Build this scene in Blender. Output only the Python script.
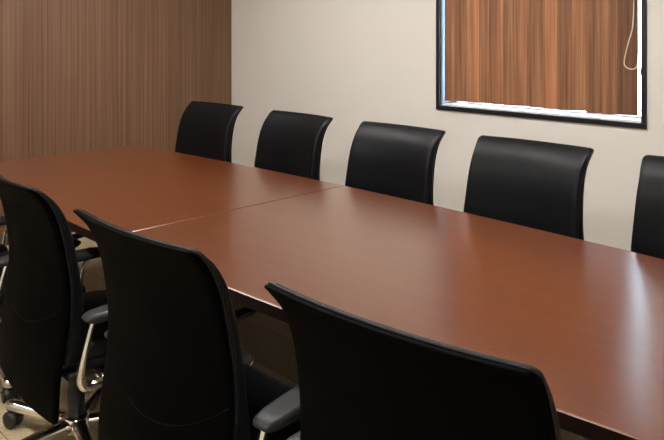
import bpy, bmesh, math, random
import numpy as np
from mathutils import Vector, Matrix
random.seed(7)
S = bpy.context.scene
COL = S.collection
for o in list(bpy.data.objects):
    bpy.data.objects.remove(o)

# ------------------------------------------------------------------ camera
YAW = math.radians(45.2)
CAMLOC = Vector((2.326, -1.787, 1.44))
cam_d = bpy.data.cameras.new('camera')
cam = bpy.data.objects.new('camera', cam_d)
COL.objects.link(cam)
cam.location = CAMLOC
cam.rotation_euler = (math.radians(90), 0, YAW)
cam_d.sensor_fit = 'HORIZONTAL'
cam_d.sensor_width = 36.0
cam_d.lens = 36.0 * 701.0 / 664.0
cam_d.shift_y = -(220.0 - 34.2) / 664.0
cam_d.clip_start = 0.02
S.camera = cam

# ------------------------------------------------------------------ world, sun, exposure
W = bpy.data.worlds.new('sky')
S.world = W
W.use_nodes = True
W.node_tree.nodes['Background'].inputs[0].default_value = (0.62, 0.80, 1.0, 1)
W.node_tree.nodes['Background'].inputs[1].default_value = 26.0
sun_d = bpy.data.lights.new('sun', 'SUN')
sun = bpy.data.objects.new('sun', sun_d)
COL.objects.link(sun)
sun_d.energy = 22.0
sun_d.angle = math.radians(1.0)
sun_d.color = (1.0, 0.96, 0.9)
sun.rotation_euler = (math.radians(48), 0, math.radians(-20))   # from behind the room towards the facade opposite
S.view_settings.view_transform = 'Standard'
S.view_settings.look = 'None'
S.view_settings.gamma = 1.0
S.view_settings.use_curve_mapping = False
S.view_settings.exposure = 0.0
PANEL_STRENGTH = 29.5          # the ceiling panels' diffusers

# ------------------------------------------------------------------ material helpers
def srgb(r, g, b):
    f = lambda c: (c / 255 / 12.92) if c / 255 <= 0.04045 else ((c / 255 + 0.055) / 1.055) ** 2.4
    return (f(r), f(g), f(b), 1)

def mat(name, col, rough=0.5, metal=0.0, spec=0.5):
    m = bpy.data.materials.new(name)
    m.use_nodes = True
    b = m.node_tree.nodes['Principled BSDF']
    b.inputs['Base Color'].default_value = col
    b.inputs['Roughness'].default_value = rough
    b.inputs['Metallic'].default_value = metal
    b.inputs['Specular IOR Level'].default_value = spec
    return m

def nd(m, t, **kw):
    n = m.node_tree.nodes.new(t)
    for k, v in kw.items():
        setattr(n, k, v)
    return n

def lk(m, a, b):
    m.node_tree.links.new(a, b)

def bsdf(m):
    return m.node_tree.nodes['Principled BSDF']

def noise(m, scale, vec_scale=(1, 1, 1), detail=4, rough=0.6, coord='Object'):
    tc = nd(m, 'ShaderNodeTexCoord')
    mp = nd(m, 'ShaderNodeMapping')
    mp.inputs['Scale'].default_value = vec_scale
    lk(m, tc.outputs[coord], mp.inputs['Vector'])
    n = nd(m, 'ShaderNodeTexNoise')
    n.inputs['Scale'].default_value = scale
    n.inputs['Detail'].default_value = detail
    n.inputs['Roughness'].default_value = rough
    lk(m, mp.outputs[0], n.inputs['Vector'])
    return n

def ramp(m, src, stops):
    r = nd(m, 'ShaderNodeValToRGB')
    e = r.color_ramp.elements
    e[0].position, e[0].color = stops[0]
    e[1].position, e[1].color = stops[-1]
    for p, c in stops[1:-1]:
        x = e.new(p)
        x.color = c
    lk(m, src, r.inputs[0])
    return r

def mixc(m, a, b, fac, mode='MIX'):
    x = nd(m, 'ShaderNodeMix', data_type='RGBA', blend_type=mode)
    for sock, v in ((x.inputs[0], fac), (x.inputs[6], a), (x.inputs[7], b)):
        if hasattr(v, 'links'):
            lk(m, v, sock)
        else:
            sock.default_value = v
    return x.outputs[2]

def bump(m, src, strength, dist=0.001):
    b = nd(m, 'ShaderNodeBump')
    b.inputs['Strength'].default_value = strength
    b.inputs['Distance'].default_value = dist
    lk(m, src, b.inputs['Height'])
    lk(m, b.outputs[0], bsdf(m).inputs['Normal'])

M = {}
# walnut laminate on the left wall: fine vertical grain
m = M['wall_wood'] = mat('wall_wood', (1, 1, 1, 1), 0.5)
n1 = noise(m, 1.0, (95, 95, 0.45), 5, 0.68)
n2 = noise(m, 1.0, (9, 9, 0.12), 3, 0.5)
r1 = ramp(m, n1.outputs[0], [(0.30, srgb(80, 53, 36)), (0.5, srgb(108, 77, 55)), (0.72, srgb(129, 95, 71))])
r2 = ramp(m, n2.outputs[0], [(0.3, (0.90, 0.90, 0.90, 1)), (0.7, (1.05, 1.05, 1.05, 1))])
lk(m, mixc(m, r1.outputs[0], r2.outputs[0], 1.0, 'MULTIPLY'), bsdf(m).inputs['Base Color'])
bump(m, n1.outputs[0], 0.15)
# beige wallpaper
m = M['wallpaper'] = mat('wallpaper', srgb(206, 195, 179), 0.85)
n1 = noise(m, 260, (1, 1, 1), 3)
r1 = ramp(m, n1.outputs[0], [(0.3, srgb(204, 198, 190)), (0.7, srgb(216, 211, 204))])
lk(m, r1.outputs[0], bsdf(m).inputs['Base Color'])
bump(m, n1.outputs[0], 0.35)
M['ceiling'] = mat('ceiling_board', srgb(225, 222, 216), 0.9)
n1 = noise(M['ceiling'], 120)
bump(M['ceiling'], n1.outputs[0], 0.3)
# red-brown table veneer, grain along the table
m = M['table'] = mat('table_veneer', (1, 1, 1, 1), 0.30, 0, 0.2)
bsdf(m).inputs['Coat Weight'].default_value = 1.0
bsdf(m).inputs['Coat Roughness'].default_value = 0.2
bsdf(m).inputs['Coat IOR'].default_value = 1.7
bsdf(m).inputs['Specular Tint'].default_value = (1.0, 0.8, 0.62, 1)
n1 = noise(m, 1.0, (2.2, 70, 70), 6, 0.65)
n2 = noise(m, 1.0, (0.9, 5, 5), 3, 0.5)
r1 = ramp(m, n1.outputs[0], [(0.3, (0.082, 0.0155, 0.0004, 1)), (0.55, (0.103, 0.0205, 0.0008, 1)), (0.75, (0.122, 0.0255, 0.0013, 1))])
r2 = ramp(m, n2.outputs[0], [(0.3, (0.93, 0.92, 0.91, 1)), (0.7, (1.03, 1.06, 1.06, 1))])
lk(m, mixc(m, r1.outputs[0], r2.outputs[0], 1.0, 'MULTIPLY'), bsdf(m).inputs['Base Color'])
bump(m, n1.outputs[0], 0.02)
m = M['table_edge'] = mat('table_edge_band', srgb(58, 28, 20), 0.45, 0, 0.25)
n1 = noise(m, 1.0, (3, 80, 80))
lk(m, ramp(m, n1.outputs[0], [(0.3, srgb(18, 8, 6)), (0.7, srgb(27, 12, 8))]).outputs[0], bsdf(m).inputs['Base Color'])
# leather
def leather(name, col, rough, spec=0.2):
    m = mat(name, col, rough, 0, spec)
    n1 = noise(m, 420, (1, 1, 1), 2)
    n2 = noise(m, 9, (1, 1, 1), 3)
    rr = ramp(m, n2.outputs[0], [(0.3, (rough - 0.05,) * 3 + (1,)), (0.7, (rough + 0.06,) * 3 + (1,))])
    lk(m, rr.outputs[0], bsdf(m).inputs['Roughness'])
    bump(m, n1.outputs[0], 0.25, 0.0006)
    return m
M['leather'] = leather('black_leather', (0.0018, 0.0024, 0.0034, 1), 0.42, 0.18)
M['leather_back'] = leather('black_back_leather', (0.0003, 0.0004, 0.0006, 1), 0.6, 0.025)
M['piping'] = leather('black_piping', (0.006, 0.006, 0.007, 1), 0.33)
M['seam'] = leather('black_seam', (0.0012, 0.0012, 0.0013, 1), 0.5, 0.07)
M['pad'] = leather('black_arm_pad', (0.022, 0.022, 0.024, 1), 0.38)
def plain(name, col, rough, metal=0.0, sc=60, amt=0.08):
    m = mat(name, col, rough, metal)
    n1 = noise(m, sc)
    rr = ramp(m, n1.outputs[0], [(0.3, (max(rough - amt, 0.02),) * 3 + (1,)), (0.7, (rough + amt,) * 3 + (1,))])
    lk(m, rr.outputs[0], bsdf(m).inputs['Roughness'])
    return m
M['chrome'] = plain('polished_aluminium', (0.80, 0.78, 0.75, 1), 0.14, 1.0, 60, 0.04)
M['plastic'] = plain('black_plastic', (0.010, 0.010, 0.011, 1), 0.4)
M['steel'] = plain('black_steel', (0.014, 0.014, 0.016, 1), 0.45)
M['frame'] = plain('black_window_frame', (0.006, 0.007, 0.010, 1), 0.35)
M['white'] = plain('white_paint', (0.80, 0.80, 0.80, 1), 0.5)
M['reveal'] = plain('sky_tinted_reveal', (0.20, 0.28, 0.36, 1), 0.5)  # white reveal; the sky's blue light is put into the base colour
M['alu'] = plain('silver_sash', (0.62, 0.64, 0.67, 1), 0.4, 0.3)
M['cord'] = plain('cream_cord', srgb(225, 205, 180), 0.6)
M['facade'] = plain('pale_facade', (0.82, 0.82, 0.82, 1), 0.8)
M['facade_glass'] = plain('blue_facade_glass', (0.10, 0.17, 0.22, 1), 0.2)
M['underlay'] = plain('dark_underlay', (0.02, 0.017, 0.013, 1), 0.9, 0.0, 60, 0.05)
M['baseboard'] = plain('dark_baseboard', srgb(70, 58, 50), 0.5)
m = M['diffuser'] = mat('lit_diffuser', (0.9, 0.9, 0.9, 1), 0.5)
bsdf(m).inputs['Emission Color'].default_value = (1.0, 0.975, 0.935, 1)
bsdf(m).inputs['Emission Strength'].default_value = PANEL_STRENGTH
m = M['glass'] = bpy.data.materials.new('window_glass')
m.use_nodes = True
m.node_tree.nodes.remove(bsdf(m))
tr = nd(m, 'ShaderNodeBsdfTransparent')
gl = nd(m, 'ShaderNodeBsdfGlossy')
gl.inputs['Roughness'].default_value = 0.0
fr = nd(m, 'ShaderNodeFresnel')
mx = nd(m, 'ShaderNodeMixShader')
tr.inputs[0].default_value = (0.93, 0.96, 0.96, 1)
lk(m, fr.outputs[0], mx.inputs[0]); lk(m, tr.outputs[0], mx.inputs[1]); lk(m, gl.outputs[0], mx.inputs[2])
lk(m, mx.outputs[0], m.node_tree.nodes['Material Output'].inputs[0])
# wood-print blind fabric, slightly translucent
def slat_mat(i, tone):
    m = mat('blind_slat_%d' % i, (1, 1, 1, 1), 0.6)
    n1 = noise(m, 1.0, (130, 130, 2.0), 4, 0.6)
    n2 = noise(m, 1.0, (40, 40, 0.5), 2, 0.6)
    n1.inputs['Vector'].links[0].from_node.inputs['Location'].default_value = (i * 3.7, i * 1.3, i * 2.1)
    n2.inputs['Vector'].links[0].from_node.inputs['Location'].default_value = (i * 1.7, i * 5.3, i * 0.7)
    c = lambda r, g, b: tuple(x * tone for x in srgb(r, g, b)[:3]) + (1,)
    r1 = ramp(m, n1.outputs[0], [(0.3, c(146, 98, 66)), (0.7, c(190, 139, 103))])
    r2 = ramp(m, n2.outputs[0], [(0.35, (0.66, 0.63, 0.60, 1)), (0.65, (1.08, 1.08, 1.08, 1))])
    col = mixc(m, r1.outputs[0], r2.outputs[0], 1.0, 'MULTIPLY')
    lk(m, col, bsdf(m).inputs['Base Color'])
    t = nd(m, 'ShaderNodeBsdfTranslucent')
    lk(m, col, t.inputs[0])
    mx = nd(m, 'ShaderNodeMixShader')
    mx.inputs[0].default_value = 0.30
    lk(m, bsdf(m).outputs[0], mx.inputs[1]); lk(m, t.outputs[0], mx.inputs[2])
    lk(m, mx.outputs[0], m.node_tree.nodes['Material Output'].inputs[0])
    return m
# carpet tile tones
CARPET = []
for i, (r, g, b) in enumerate([(184, 166, 133), (168, 153, 128), (198, 178, 142), (158, 148, 132), (174, 158, 130)]):
    m = mat('carpet_tile_%d' % i, (1, 1, 1, 1), 0.95, 0, 0.2)
    n1 = noise(m, 1.0, (90, 240, 90), 4, 0.7)
    k = lambda f: srgb(r * f, g * f, b * f)
    rr = ramp(m, n1.outputs[0], [(0.3, k(0.72)), (0.7, k(1.12))])
    lk(m, rr.outputs[0], bsdf(m).inputs['Base Color'])
    bump(m, n1.outputs[0], 0.6, 0.002)
    CARPET.append(m)

# ------------------------------------------------------------------ mesh helpers
def link(name, me, parent=None, loc=None):
    o = bpy.data.objects.new(name, me)
    COL.objects.link(o)
    o.parent = parent
    if loc is not None:
        o.location = loc
    return o

def mesh(name, verts, faces, material, smooth=True):
    me = bpy.data.meshes.new(name)
    me.from_pydata([tuple(v) for v in verts], [], faces)
    for mm in (material if isinstance(material, (list, tuple)) else [material]):
        me.materials.append(mm)
    bm = bmesh.new(); bm.from_mesh(me)
    bmesh.ops.remove_doubles(bm, verts=bm.verts, dist=1e-6)
    bmesh.ops.recalc_face_normals(bm, faces=bm.faces)
    bm.to_mesh(me); bm.free()
    if smooth:
        for p in me.polygons:
            p.use_smooth = True
    me.update()
    return me

def join(*parts):
    V, F = [], []
    for v, f in parts:
        n = len(V)
        V += list(v)
        F += [[i + n for i in q] for q in f]
    return V, F

def box(x0, x1, y0, y1, z0, z1, bev=0.0, seg=2):
    bm = bmesh.new()
    r = bmesh.ops.create_cube(bm, size=1.0)
    for v in bm.verts:
        v.co = Vector(((x0 + x1) / 2 + v.co.x * (x1 - x0), (y0 + y1) / 2 + v.co.y * (y1 - y0), (z0 + z1) / 2 + v.co.z * (z1 - z0)))
    if bev > 0:
        bmesh.ops.bevel(bm, geom=list(bm.edges), offset=bev, segments=seg, affect='EDGES', profile=0.5)
    bm.verts.index_update()
    V = [v.co.copy() for v in bm.verts]
    F = [[v.index for v in f.verts] for f in bm.faces]
    bm.free()
    return V, F

def frame4(x0, x1, z0, z1, t, y0, y1, bev=0.0):
    return join(box(x0, x1, y0, y1, z0, z0 + t, bev), box(x0, x1, y0, y1, z1 - t, z1, bev),
                box(x0, x0 + t, y0, y1, z0 + t, z1 - t, bev), box(x1 - t, x1, y0, y1, z0 + t, z1 - t, bev))

def lathe(profile, seg=24, center=(0, 0)):
    V, F = [], []
    n = len(profile)
    for i in range(seg):
        a = 2 * math.pi * i / seg
        for r, z in profile:
            V.append((center[0] + r * math.cos(a), center[1] + r * math.sin(a), z))
    for i in range(seg):
        j = (i + 1) % seg
        for k in range(n - 1):
            F.append([i * n + k, j * n + k, j * n + k + 1, i * n + k + 1])
    F.append([i * n for i in range(seg)])
    F.append([i * n + n - 1 for i in range(seg)])
    return V, F

def tube(pts, rad, seg=8, closed=False, up=(0, 0, 1)):
    """rad: number, list, or list of (a, b): a across, b along the local up"""
    pts = [Vector(p) for p in pts]
    n = len(pts)
    V, F = [], []
    nrm = None
    for i, p in enumerate(pts):
        if closed:
            t = pts[(i + 1) % n] - pts[i - 1]
        else:
            t = pts[min(i + 1, n - 1)] - pts[max(i - 1, 0)]
        t.normalize()
        if nrm is None:
            nrm = Vector(up) - t * Vector(up).dot(t)
            if nrm.length < 1e-4:
                nrm = Vector((1, 0, 0)) - t * t.x
        else:
            nrm = nrm - t * nrm.dot(t)
        nrm.normalize()
        bn = t.cross(nrm)
        r = rad[i] if isinstance(rad, list) else rad
        a, b = r if isinstance(r, tuple) else (r, r)
        for k in range(seg):
            q = 2 * math.pi * k / seg
            V.append(p + bn * (a * math.cos(q)) + nrm * (b * math.sin(q)))
    for i in range(n if closed else n - 1):
        j = (i + 1) % n
        for k in range(seg):
            l = (k + 1) % seg
            F.append([i * seg + k, i * seg + l, j * seg + l, j * seg + k])
    if not closed:
        F.append(list(range(seg)))
        F.append([(n - 1) * seg + k for k in range(seg)])
    return V, F

def smooth_path(ctrl, per=6, closed=False):
    """Catmull-Rom through ctrl"""
    c = [Vector(p) for p in ctrl]
    n = len(c)
    out = []
    for i in range(n if closed else n - 1):
        g = lambda k: c[k % n] if closed else c[min(max(k, 0), n - 1)]
        p0, p1, p2, p3 = g(i - 1), g(i), g(i + 1), g(i + 2)
        for s in range(per):
            t = s / per
            out.append(0.5 * ((2 * p1) + (p2 - p0) * t + (2 * p0 - 5 * p1 + 4 * p2 - p3) * t * t + (3 * p1 - p0 - 3 * p2 + p3) * t ** 3))
    if not closed:
        out.append(c[-1])
    return out

def curve(table):
    """smooth interpolation through (z, value) pairs"""
    zs = [a for a, _ in table]; vs = [b for _, b in table]
    n = len(zs)
    d = []
    for i in range(n):
        a, b = max(i - 1, 0), min(i + 1, n - 1)
        d.append((vs[b] - vs[a]) / (zs[b] - zs[a]))
    def f(z):
        z = min(max(z, zs[0]), zs[-1])
        i = 0
        while i < n - 2 and z > zs[i + 1]:
            i += 1
        h = zs[i + 1] - zs[i]; t = (z - zs[i]) / h
        return ((2 * t ** 3 - 3 * t * t + 1) * vs[i] + (t ** 3 - 2 * t * t + t) * h * d[i]
                + (-2 * t ** 3 + 3 * t * t) * vs[i + 1] + (t ** 3 - t * t) * h * d[i + 1])
    return f

def tag(o, label=None, cat=None, group=None, kind=None):
    if label: o['label'] = label
    if cat: o['category'] = cat
    if group: o['group'] = group
    if kind: o['kind'] = kind
    return o

def empty(name, loc, rz=0.0):
    o = bpy.data.objects.new(name, None)
    o.empty_display_size = 0.1
    COL.objects.link(o)
    o.location = loc
    o.rotation_euler = (0, 0, rz)
    return o

def part(name, vf, material, parent, smooth=True):
    return link(name, mesh(name, vf[0], vf[1], material, smooth), parent)

def struct(name, vf, material, parent=None, label=None, smooth=False):
    o = part(name, vf, material, parent, smooth)
    if parent is None:
        tag(o, label, None, None, 'structure')
    return o

def copy_tree(o, parent=None):
    c = o.copy()
    COL.objects.link(c)
    c.parent = parent
    for ch in list(o.children):
        copy_tree(ch, c)
    return c

# ------------------------------------------------------------------ the room
XL, XR, YB, YF, ZC = -2.63, 4.3, 1.90, -3.6, 2.60
WT = 0.20
WX0, WX1, WZ0, WZ1 = -0.421, 0.911, 0.953, 2.10        # outer edge of the black window frame
FT = 0.027
# floor slab with carpet planks as pieces
floor = struct('floor', box(XL - WT, XR + WT, YF - WT, YB + WT, -0.15, -0.006), M['underlay'], label='tan and grey carpet tile floor under the conference table')
PW, PL = 0.25, 1.0
tile_mesh = {}
row = 0
y = YF
while y < YB - 1e-6:
    y1 = min(y + PW, YB)
    x = XL - (0.0, 0.37, 0.71, 0.18)[row % 4]
    while x < XR - 1e-6:
        a, b = max(x, XL), min(x + PL, XR)
        if b - a > 0.02:
            ci = random.choice([0, 0, 1, 2, 3, 4])
            key = (round(b - a, 3), round(y1 - y, 3), ci)
            if key not in tile_mesh:
                vf = box(-(b - a) / 2 + 0.002, (b - a) / 2 - 0.002, -(y1 - y) / 2 + 0.002, (y1 - y) / 2 - 0.002, -0.006, 0.0, 0.0008, 1)
                tile_mesh[key] = mesh('carpet_tile', vf[0], vf[1], CARPET[ci], False)
            link('carpet_tile', tile_mesh[key], floor, ((a + b) / 2, (y + y1) / 2, 0))
        x += PL
    y += PW
    row += 1
struct('ceiling', box(XL - WT, XR + WT, YF - WT, YB + WT, ZC, ZC + 0.15), M['ceiling'], label='off white ceiling with recessed light panels')
struct('wall_left', box(XL - WT, XL, YF - WT, YB + WT, 0, ZC), M['wall_wood'], label='walnut brown wood grain feature wall')
struct('wall_right', box(XR, XR + WT, YF - WT, YB + WT, 0, ZC), M['wallpaper'], label='plain beige wall behind the right end of table')
struct('wall_front', box(XL, XR, YF - WT, YF, 0, ZC), M['wallpaper'], label='plain beige wall behind the camera')
ox0, ox1, oz0, oz1 = WX0 + FT, WX1 - FT, WZ0 + FT, WZ1 - FT     # the opening
struct('wall_back', join(box(XL, ox0, YB, YB + WT, 0, ZC), box(ox1, XR, YB, YB + WT, 0, ZC),
                         box(ox0, ox1, YB, YB + WT, 0, oz0), box(ox0, ox1, YB, YB + WT, oz1, ZC)), M['wallpaper'],
       label='beige papered wall with the blind covered window')
struct('baseboard_back', box(XL + 0.012, XR, YB - 0.01, YB, 0.0, 0.06, 0.002), M['baseboard'], label='dark low baseboard along the beige wall')
struct('baseboard_left', box(XL, XL + 0.01, YF, YB - 0.01, 0.0, 0.06, 0.002), M['baseboard'], label='dark low baseboard along the wood wall')

# window: black frame on the wall face, reveal with blue skylight put into its colour, white sill, silver sash, glass
win = struct('window_1', frame4(WX0, WX1, WZ0, WZ1, FT, YB - 0.012, YB + 0.012, 0.002), M['frame'], label='black framed window behind brown vertical blinds', smooth=False)
rv = 0.008
part('reveal', join(box(ox0, ox0 + rv, YB + 0.012, YB + WT, oz0, oz1), box(ox1 - rv, ox1, YB + 0.012, YB + WT, oz0, oz1),
                    box(ox0, ox1, YB + 0.012, YB + WT, oz1 - rv, oz1)), M['reveal'], win, False)
part('window_sill', box(ox0 + rv, ox1 - rv, YB + 0.012, YB + WT + 0.03, oz0, oz0 + 0.01, 0.002), M['white'], win, False)
sx0, sx1, sz0, sz1 = ox0 + rv, ox1 - rv, oz0 + 0.01, oz1 - rv
sash = part('sash', join(box(sx0, sx0 + 0.028, YB + 0.13, YB + 0.17, sz0, sz1, 0.002), box(sx1 - 0.028, sx1, YB + 0.13, YB + 0.17, sz0, sz1, 0.002),
                         box(sx0, sx1, YB + 0.13, YB + 0.17, sz1 - 0.028, sz1, 0.002), box(sx0, sx1, YB + 0.14, YB + 0.17, sz0, sz0 + 0.006)), M['alu'], win, False)
part('pane', box(ox0 + rv + 0.026, ox1 - rv - 0.026, YB + 0.148, YB + 0.154, oz0 + 0.0145, oz1 - rv - 0.026), M['glass'], sash, False)

# vertical blind
BY = YB + 0.034
blind = empty('vertical_blind', ((WX0 + WX1) / 2, BY, oz0 + 0.02))
tag(blind, 'brown wood grain vertical blind hanging in the black framed window', 'blind')
def loc_of(o, vf):
    return [Vector(v) - Vector(o.location) for v in vf[0]], vf[1]
part('headrail', loc_of(blind, box(ox0 + 0.015, ox1 - 0.02, BY - 0.02, BY + 0.02, oz1 - rv - 0.035, oz1 - rv - 0.001, 0.003)), M['alu'], blind, False)
NS = 14
bx0, bx1 = -0.372, 0.848
pitch = (bx1 - bx0 - 0.012) / NS
tones = [0.95, 0.78, 1.2, 0.86, 1.1, 0.9, 1.05, 0.84, 1.16, 0.86, 0.98, 0.80, 0.90, 0.60]
for i in range(NS):
    cx = bx0 + pitch * (i + 0.5) + 0.004
    w = pitch + 0.016
    V, F = [], []
    K = 8
    ang = math.radians(12 + random.uniform(-4, 4))
    zt, zb = oz1 - rv - 0.035, 1.012 + random.uniform(-0.003, 0.003)
    for side, off in ((0, 0.0), (1, 0.0012)):
        for k in range(K + 1):
            u = (k / K - 0.5) * w
            d = 0.010 * (1 - (2 * k / K - 1) ** 2) + off
            px = cx + u * math.cos(ang) - d * math.sin(ang)
            py = BY - u * math.sin(ang) * -1 - d * math.cos(ang)
            for z in (zb, zt):
                V.append((px, py, z))
    n = 2 * (K + 1)
    for k in range(K):
        a = 2 * k
        F += [[a, a + 2, a + 3, a + 1], [n + a, n + a + 1, n + a + 3, n + a + 2],
              [a, n + a, n + a + 2, a + 2], [a + 1, a + 3, n + a + 3, n + a + 1]]
    F += [[0, 1, n + 1, n], [2 * K, n + 2 * K, n + 2 * K + 1, 2 * K + 1]]
    s = part('slat', loc_of(blind, (V, F)), slat_mat(i, tones[i]), blind, False)
    # weight pocket hem at the foot of the slat
    hem = tube([Vector((V[2 * k][0], V[2 * k][1] - 0.0012, zb + 0.004)) for k in range(K + 1)], 0.0022, 6)
    part('hem', loc_of(blind, hem), s.data.materials[0], s)
# pull cord loop at the right end
xr = 0.838
cpts = smooth_path([(xr + 0.006, BY - 0.028, oz1 - 0.05), (xr + 0.004, BY - 0.03, 1.75), (xr + 0.0, BY - 0.03, 1.50), (xr - 0.022, BY - 0.034, 1.40),
                    (xr - 0.042, BY - 0.036, 1.31), (xr - 0.040, BY - 0.036, 1.275), (xr - 0.015, BY - 0.034, 1.258), (xr + 0.014, BY - 0.03, 1.265),
                    (xr + 0.024, BY - 0.03, 1.31), (xr + 0.024, BY - 0.028, 1.5), (xr + 0.022, BY - 0.028, oz1 - 0.05)], 8)
part('pull_cord', loc_of(blind, tube(cpts, 0.0030, 6)), M['cord'], blind)
cpts = smooth_path([(xr + 0.030, BY + 0.012, 1.30), (xr + 0.016, BY + 0.012, 1.18), (xr + 0.012, BY + 0.012, 1.09), (xr + 0.018, BY + 0.012, 1.05),
                    (xr + 0.030, BY + 0.012, 1.035)], 8)
part('bead_chain', loc_of(blind, tube(cpts, 0.0022, 6)), M['plastic'], blind)

# recessed ceiling light panels
for k, (lx, ly, lab) in enumerate([(-1.35, -2.0, 'recessed ceiling light panel nearest the wood wall, camera side'), (-0.95, 0.40, 'recessed ceiling light panel in the corner by the wood wall'),
                                   (0.65, -2.0, 'recessed ceiling light panel above the table middle, camera side'), (0.95, 0.40, 'recessed ceiling light panel in front of the window'),
                                   (2.65, -2.0, 'recessed ceiling light panel at right, camera side')]):
    L = empty('ceiling_light', (lx, ly, ZC))
    tag(L, lab, 'ceiling light', 'ceiling light panels')
    fr_ = join(box(-0.82, 0.82, -0.17, -0.15, -0.012, 0.0), box(-0.82, 0.82, 0.15, 0.17, -0.012, 0.0),
               box(-0.82, -0.80, -0.15, 0.15, -0.012, 0.0), box(0.80, 0.82, -0.15, 0.15, -0.012, 0.0))
    part('light_frame', fr_, M['white'], L, False)
    part('diffuser', box(-0.80, 0.80, -0.15, 0.15, -0.008, 0.0), M['diffuser'], L, False)

# the building across the street, seen through the gaps of the blind
fb = empty('office_building', (-6.0, 14.0, -12.0))
tag(fb, 'pale office building outside, glimpsed through gaps beside the blind', 'building')
part('facade', box(-14, 14, 0, 6, 0, 26), M['facade'], fb, False)
wm = mesh('facade_window', *box(-0.55, 0.55, -0.03, 0.04, -0.7, 0.7), M['facade_glass'], False)
for ix in range(9):
    for iz in range(5):
        o = link('facade_window', wm, fb, (-5.5 + ix * 1.7, 0, 8.2 + iz * 2.6))
struct('street', box(-40, 40, 3, 60, -12.4, -12.0), M['facade'], label='pale street far below the window')

# ------------------------------------------------------------------ the conference table
TZ, TT = 0.72, 0.036
W0, WC, TL = 0.604, 0.0254, 1.822
table = empty('conference_table', (0, 0, 0))
tag(table, 'long red brown wooden conference table with bowed sides, chairs on both sides', 'table')
def top_half(sgn, TL):
    bm = bmesh.new()
    N = 14
    ring = []
    xs = [0.0009 + (TL - 0.0009) * k / N for k in range(N + 1)]
    pts = [(x, W0 - WC * x * x) for x in xs] + [(x, -(W0 - WC * x * x)) for x in reversed(xs)]
    vs = [bm.verts.new((sgn * x, y, TZ)) for x, y in pts]
    f = bm.faces.new(vs)
    r = bmesh.ops.extrude_face_region(bm, geom=[f])
    for v in [g for g in r['geom'] if isinstance(g, bmesh.types.BMVert)]:
        v.co.z -= TT
    bmesh.ops.recalc_face_normals(bm, faces=bm.faces)
    es = [e for e in bm.edges if len(e.link_faces) == 2 and abs(e.link_faces[0].normal.z - e.link_faces[1].normal.z) > 0.5]
    bmesh.ops.bevel(bm, geom=es, offset=0.003, segments=1, affect='EDGES', profile=0.5)
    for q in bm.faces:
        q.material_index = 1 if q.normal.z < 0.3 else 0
    me = bpy.data.meshes.new('table_top')
    bm.to_mesh(me); bm.free()
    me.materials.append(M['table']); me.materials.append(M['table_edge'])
    return link('table_top', me, table)
top_half(-1, TL)
top_half(1, 2.35)
zu = TZ - TT
for yy in (-0.30, 0.30):
    for xx in (-0.86, 0.86):
        part('beam', box(xx - 0.72, xx + (0.72 if xx < 0 else 1.25), yy - 0.02, yy + 0.02, zu - 0.045, zu, 0.003), M['steel'], table, False)
for xx in (-1.10, -0.22, 1.10):
    pr = lathe([(0.0, 0.001), (0.17, 0.001), (0.178, 0.006), (0.175, 0.013), (0.06, 0.022), (0.042, 0.032), (0.040, 0.05), (0.040, zu - 0.05), (0.055, zu - 0.05), (0.055, zu - 0.045), (0, zu - 0.045)], 32, (xx, 0))
    lg = part('leg', pr, M['steel'], table)
    lg.data.shade_auto_smooth() if hasattr(lg.data, 'shade_auto_smooth') else None
    part('rim_ring', tube([(xx + 0.178 * math.cos(a), 0.178 * math.sin(a), 0.0075) for a in np.linspace(0, 2 * math.pi, 33)[:-1]], 0.006, 6, True), M['chrome'], lg)
    part('cross_arm', box(xx - 0.03, xx + 0.03, -0.36, 0.36, zu - 0.045, zu, 0.003), M['steel'], table, False)
for xx in (-0.585, 0.585):
    part('support_bracket', join(box(xx - 0.02, xx + 0.02, -0.425, -0.412, zu - 0.115, zu, 0.002), box(xx - 0.02, xx + 0.02, -0.53, -0.42, zu - 0.118, zu - 0.105, 0.002),
                                 box(xx - 0.02, xx + 0.02, -0.53, -0.52, zu - 0.11, zu, 0.002)), M['steel'], table, False)

# ------------------------------------------------------------------ chairs
ZT = 0.972
yprof = curve([(0.235, -0.178), (0.36, -0.182), (0.43, -0.179), (0.50, -0.171), (0.58, -0.163), (0.66, -0.161), (0.73, -0.168), (0.80, -0.178), (0.86, -0.191), (0.91, -0.211), (0.945, -0.234), (0.972, -0.262)])
w_cush = curve([(0.40, 0.266), (0.50, 0.268), (0.60, 0.268), (0.70, 0.264), (0.80, 0.260), (0.90, 0.259), (0.972, 0.264)])
w_shell = curve([(0.235, 0.270), (0.40, 0.276), (0.50, 0.279), (0.60, 0.276), (0.70, 0.269), (0.80, 0.264), (0.90, 0.263), (0.972, 0.271)])
t_cush = curve([(0.40, 0.090), (0.50, 0.070), (0.60, 0.047), (0.70, 0.039), (0.80, 0.038), (0.90, 0.030), (0.972, 0.014)])
bowc = curve([(0.235, 0.02), (0.5, 0.035), (0.7, 0.035), (0.972, 0.026)])
def refy(u, z):
    return yprof(z) + bowc(z) * u * u
def corner(w, z, z0, z1, r0, r1):
    if z > z1 - r1:
        return w - r1 + math.sqrt(max(r1 * r1 - (z - (z1 - r1)) ** 2, 0))
    if r0 and z < z0 + r0:
        return w - r0 + math.sqrt(max(r0 * r0 - (z0 + r0 - z) ** 2, 0))
    return w
def zlist(z0, z1, r0, r1, n=22):
    zs = []
    if r0: zs += [z0 + r0 * (1 - math.cos(t)) for t in np.linspace(0, math.pi / 2, 6)[:-1]]
    a, b = z0 + r0, z1 - r1
    zs += list(np.linspace(a, b, n))
    zs += [b + r1 * math.sin(t) for t in np.linspace(0, math.pi / 2, 6)[1:]]
    return zs
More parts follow.
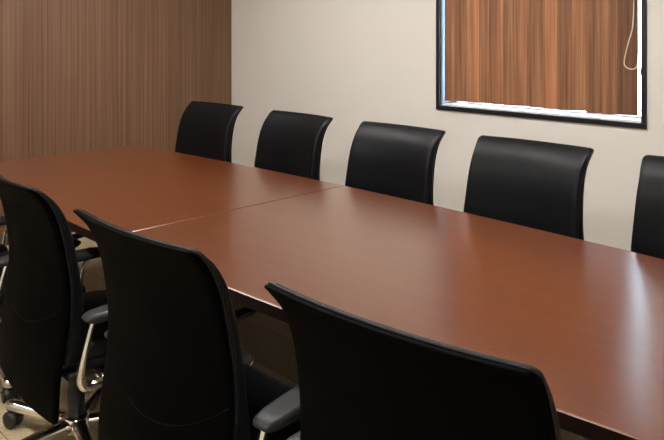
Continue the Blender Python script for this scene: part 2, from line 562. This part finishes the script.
def slab(wf, z0, z1, r0, r1, yf, yr, nu=16, edge=0.15):
    """closed slab between front surface yf(u,z) and rear surface yr(u,z) (u in -1..1), softened rim"""
    zs = zlist(z0, z1, r0, r1)
    us = [math.sin(t) for t in np.linspace(-math.pi / 2, math.pi / 2, nu + 1)]
    V, F = [], []
    H = z1 - z0
    for s in (0, 1):
        for z in zs:
            w = corner(wf(z), z, z0, z1, r0, r1)
            for u in us:
                a = min((1 - abs(u)) * w, z - z0 + 0.0, z1 - z)
                k = math.sqrt(max(1 - max(1 - a / (edge * 0.2), 0) ** 2, 0)) if edge else 1
                f, r = yf(u, z), yr(u, z)
                mid = (f + r) / 2
                V.append((u * w, mid + ((f - mid) if s == 0 else (r - mid)) * (0.35 + 0.65 * k), z))
    nz, nn = len(zs), nu + 1
    B = nz * nn
    for i in range(nz - 1):
        for j in range(nu):
            a = i * nn + j
            F.append([a, a + 1, a + nn + 1, a + nn])
            F.append([B + a, B + a + nn, B + a + nn + 1, B + a + 1])
    for i in range(nz - 1):
        for j in (0, nu):
            a = i * nn + j
            F.append([a, a + nn, B + a + nn, B + a])
    for i in (0, nz - 1):
        for j in range(nu):
            a = i * nn + j
            F.append([a, a + 1, B + a + 1, B + a])
    return V, F

def rim_path(wf, z0, z1, r1, dy, n=16):
    right = [(corner(wf(z), z, z0, z1, 0, r1), z) for z in zlist(z0, z1, 0, r1, n)]
    pts = [(x, refy(x / max(wf(z), 1e-3), z) + dy, z) for x, z in right]
    top = [(x, refy(x / wf(z1), z1) + dy, z1) for x in np.linspace(pts[-1][0], -pts[-1][0], 9)[1:-1]]
    left = [(-x, y, z) for x, y, z in reversed(pts)]
    return pts + top + left

def pillow(x0, x1, y0, y1, zc, h, r, nu=18, nv=18, dome=0.012, front_drop=0.0):
    V, F = [], []
    us = [math.sin(t) for t in np.linspace(-math.pi / 2, math.pi / 2, nu + 1)]
    vs = [math.sin(t) for t in np.linspace(-math.pi / 2, math.pi / 2, nv + 1)]
    cx, cy, hx, hy = (x0 + x1) / 2, (y0 + y1) / 2, (x1 - x0) / 2, (y1 - y0) / 2
    for s in (1, -1):
        for v in vs:
            for u in us:
                # square to rounded square
                p = 5.0
                l = (abs(u) ** p + abs(v) ** p) ** (1 / p)
                mx_ = max(abs(u), abs(v))
                k = mx_ / l if l > 1e-6 else 1
                X, Y = u * k, v * k
                q = max(1 - mx_ ** 2, 0)
                edge = math.sqrt(max(1 - max(1 - (1 - mx_) * min(hx, hy) / r, 0) ** 2, 0))
                z = zc + s * h / 2 * edge + (dome * q if s > 0 else 0) - front_drop * max(v - 0.2, 0) ** 2
                V.append((cx + X * hx, cy + Y * hy, z))
    nn = nu + 1
    B = nn * (nv + 1)
    for i in range(nv):
        for j in range(nu):
            a = i * nn + j
            F.append([a, a + 1, a + nn + 1, a + nn])
            F.append([B + a, B + a + nn, B + a + nn + 1, B + a + 1])
    return V, F

def arm_frame(sx):
    """chrome loop: rear post, lower bar, front post under the pad"""
    x = 0.308 * sx
    ctrl = [(x, -0.10, 0.577), (x, -0.112, 0.545), (x, -0.128, 0.49), (x * 1.0, -0.142, 0.425), (x, -0.135, 0.398), (x, -0.105, 0.388),
            (x, -0.02, 0.396), (x * 0.99, 0.05, 0.408), (x * 0.99, 0.092, 0.43), (x * 0.99, 0.105, 0.48), (x, 0.12, 0.545), (x, 0.155, 0.577)]
    ctrl = [(a, b + 0.034, 0.345 + (c - 0.388) * 1.09) for a, b, c in ctrl]
    p = smooth_path(ctrl, 4)
    n = len(p)
    rad = []
    for i in range(n):
        t = i / (n - 1)
        low = math.exp(-((t - 0.42) / 0.16) ** 2)
        rad.append((0.0125 + 0.003 * low, 0.0085 + 0.008 * low))
    v1 = tube(p, rad, 10, False, (0, 1, 0.3))
    # slim rail under the pad joining both posts
    v2 = tube([(x, -0.081, 0.548), (x, 0.03, 0.550), (x, 0.195, 0.548)], [(0.018, 0.005)] * 3, 8)
    # stub to the seat pan
    v3 = box(min(x * 0.72, x), max(x * 0.72, x), -0.04, 0.05, 0.342, 0.366, 0.006)
    return join(v1, v2, v3)

def arm_pad(sx):
    V, F = pillow(-0.039, 0.039, -0.175, 0.175, 0, 0.030, 0.009, 14, 24, 0.002)
    out = []
    for v in V:
        t = v[1] / 0.175
        x = v[0] * (0.90 + 0.10 * min(max((t + 1) / 0.8, 0), 1))
        out.append((0.308 * sx - sx * 0.030 * (t * 0.9) + x, 0.064 + v[1], 0.563 + v[2] + 0.006 * t * t))
    return out, F

def star_leg():
    secs = [(0.02, 0.030, 0.056, 0.104), (0.05, 0.028, 0.058, 0.102), (0.12, 0.024, 0.062, 0.099), (0.20, 0.022, 0.063, 0.095), (0.27, 0.022, 0.060, 0.098), (0.305, 0.021, 0.059, 0.097), (0.318, 0.013, 0.064, 0.091)]
    V, F = [], []
    K = 12
    for r, w, zb, zt in secs:
        for k in range(K):
            a = 2 * math.pi * k / K
            c, s = math.cos(a), math.sin(a)
            pw = 0.6
            V.append((r, w * math.copysign(abs(c) ** pw, c), (zb + zt) / 2 + (zt - zb) / 2 * math.copysign(abs(s) ** pw, s)))
    for i in range(len(secs) - 1):
        for k in range(K):
            l = (k + 1) % K
            F.append([i * K + k, i * K + l, (i + 1) * K + l, (i + 1) * K + k])
    F.append(list(range(K)))
    F.append([(len(secs) - 1) * K + k for k in range(K)])
    return V, F

def caster():
    def wheel(y0, y1):
        V, F = lathe([(0.0, y0), (0.020, y0), (0.027, y0 + 0.003), (0.029, (y0 + y1) / 2), (0.027, y1 - 0.003), (0.020, y1), (0.0, y1)], 20)
        return [(0.292 + v[0], v[2], 0.0295 + v[1]) for v in V], F
    st = lathe([(0.0, 0.03), (0.008, 0.03), (0.009, 0.072), (0.0, 0.072)], 10, (0.292, 0))
    hood = tube([(0.292 + 0.031 * math.cos(a), 0, 0.0295 + 0.031 * math.sin(a)) for a in np.linspace(0.1, math.pi - 0.1, 9)], [(0.022, 0.003)] * 9, 8, False, (1, 0, 0))
    return join(wheel(0.006, 0.026), wheel(-0.026, -0.006), st, hood)

def make_chair():
    c = empty('office_chair', (0, 0, 0))
    sh = part('back_shell', slab(w_shell, 0.235, ZT, 0.025, 0.015, lambda u, z: refy(u, z), lambda u, z: refy(u, z) - 0.016, 16, 0.03), M['leather_back'], c)
    # curved stitched seam across the rear of the shell
    sp = []
    for u in np.linspace(-0.985, 0.985, 25):
        z = 0.497 + 0.105 * abs(u) ** 2.0
        sp.append((u * w_shell(z), refy(u, z) - 0.0160, z))
    part('rear_seam', tube(sp, 0.0014, 6), M['seam'], sh)
    cu = part('back_cushion', slab(w_cush, 0.40, ZT - 0.003, 0.02, 0.014, lambda u, z: refy(u, z) + 0.002 + t_cush(z), lambda u, z: refy(u, z) + 0.001, 18, 0.09), M['leather'], c)
    part('piping', tube(rim_path(w_shell, 0.56, ZT, 0.015, 0.003), 0.0035, 6), M['piping'], cu)
    part('piping', tube(rim_path(w_cush, 0.42, ZT - 0.003, 0.014, 0.012), 0.0028, 6), M['piping'], cu)
    se = part('seat', pillow(-0.262, 0.262, -0.135, 0.295, 0.395, 0.085, 0.035, 20, 20, 0.012, 0.035), M['leather'], c)
    ring = []
    for a in np.linspace(0, 2 * math.pi, 49)[:-1]:
        ca, sa = math.cos(a), math.sin(a)
        l = (abs(ca) ** 5 + abs(sa) ** 5) ** (1 / 5.0)
        y = 0.08 + sa / l * 0.2155
        v = sa / l
        ring.append((ca / l * 0.2625, y, 0.398 - 0.035 * max(v - 0.2, 0) ** 2))
    part('seat_piping', tube(ring, 0.0026, 6, True), M['piping'], se)
    part('seat_pan', box(-0.235, 0.235, -0.12, 0.265, 0.335, 0.368, 0.012), M['plastic'], c)
    part('tilt_mechanism', box(-0.09, 0.09, -0.13, 0.11, 0.29, 0.338, 0.012), M['plastic'], c)
    part('gas_lift', lathe([(0.0, 0.085), (0.030, 0.085), (0.030, 0.20), (0.027, 0.203), (0.027, 0.26), (0.03, 0.262), (0.03, 0.30), (0.0, 0.30)], 20), M['plastic'], c)
    part('hub', lathe([(0.0, 0.05), (0.044, 0.05), (0.048, 0.06), (0.046, 0.100), (0.036, 0.110), (0.0, 0.110)], 24), M['chrome'], c)
    for sx in (-1, 1):
        f = part('armrest_frame', arm_frame(sx), M['chrome'], c)
        part('armrest_pad', arm_pad(sx), M['pad'], f)
        V, F = lathe([(0.0, -0.018), (0.026, -0.018), (0.033, -0.010), (0.034, 0.0), (0.033, 0.010), (0.026, 0.018), (0.0, 0.018)], 18)
        part('pivot_cover', ([(0.292 * sx + v[2], 0.12 + v[0], 0.425 + v[1]) for v in V], F), M['plastic'], f)
    lm = mesh('base_leg', *star_leg(), M['chrome'])
    cm = mesh('caster', *caster(), M['plastic'])
    for k in range(5):
        l = link('base_leg', lm, c)
        l.rotation_euler = (0, 0, math.radians(206 + 72 * k))
        link('caster', cm, l)
    return c

proto = make_chair()
NEAR, FAR = 'chairs on the near side of the table', 'chairs along the beige wall'
# x, y, rotation in degrees (0 faces the window wall), label, group
CH = [(-0.80, -0.70, 0.0, 'black office chair glimpsed at left edge beyond the leftmost near chair', NEAR),
      (-0.055, -0.69, -3.0, 'black leather office chair seen from behind at left edge, base and caster showing', NEAR),
      (0.770, -0.707, 1.5, 'black leather office chair seen from behind, second of the near row, curved seam showing', NEAR),
      (1.549, -0.687, 4.5, 'black leather office chair nearest the camera, back cut off by bottom edge', NEAR),
      (-1.55, 0.745, 183.0, 'black leather office chair in front of the wood wall corner, far side', FAR),
      (-0.725, 0.745, 178.0, 'black leather office chair second from the wood wall, far side of table', FAR),
      (0.045, 0.745, 180.0, 'black leather office chair in the middle of the far row, just left of the window', FAR),
      (0.783, 0.745, 180.0, 'black leather office chair under the right half of the window, far side', FAR),
      (1.525, 0.745, 180.0, 'black leather office chair cut off by the right edge of the picture', FAR)]
for i, (x, y, r, lab, g) in enumerate(CH):
    c = proto if i == 0 else copy_tree(proto)
    c.location = (x, y, 0)
    c.rotation_euler = (0, 0, math.radians(r))
    tag(c, lab, 'chair', g)
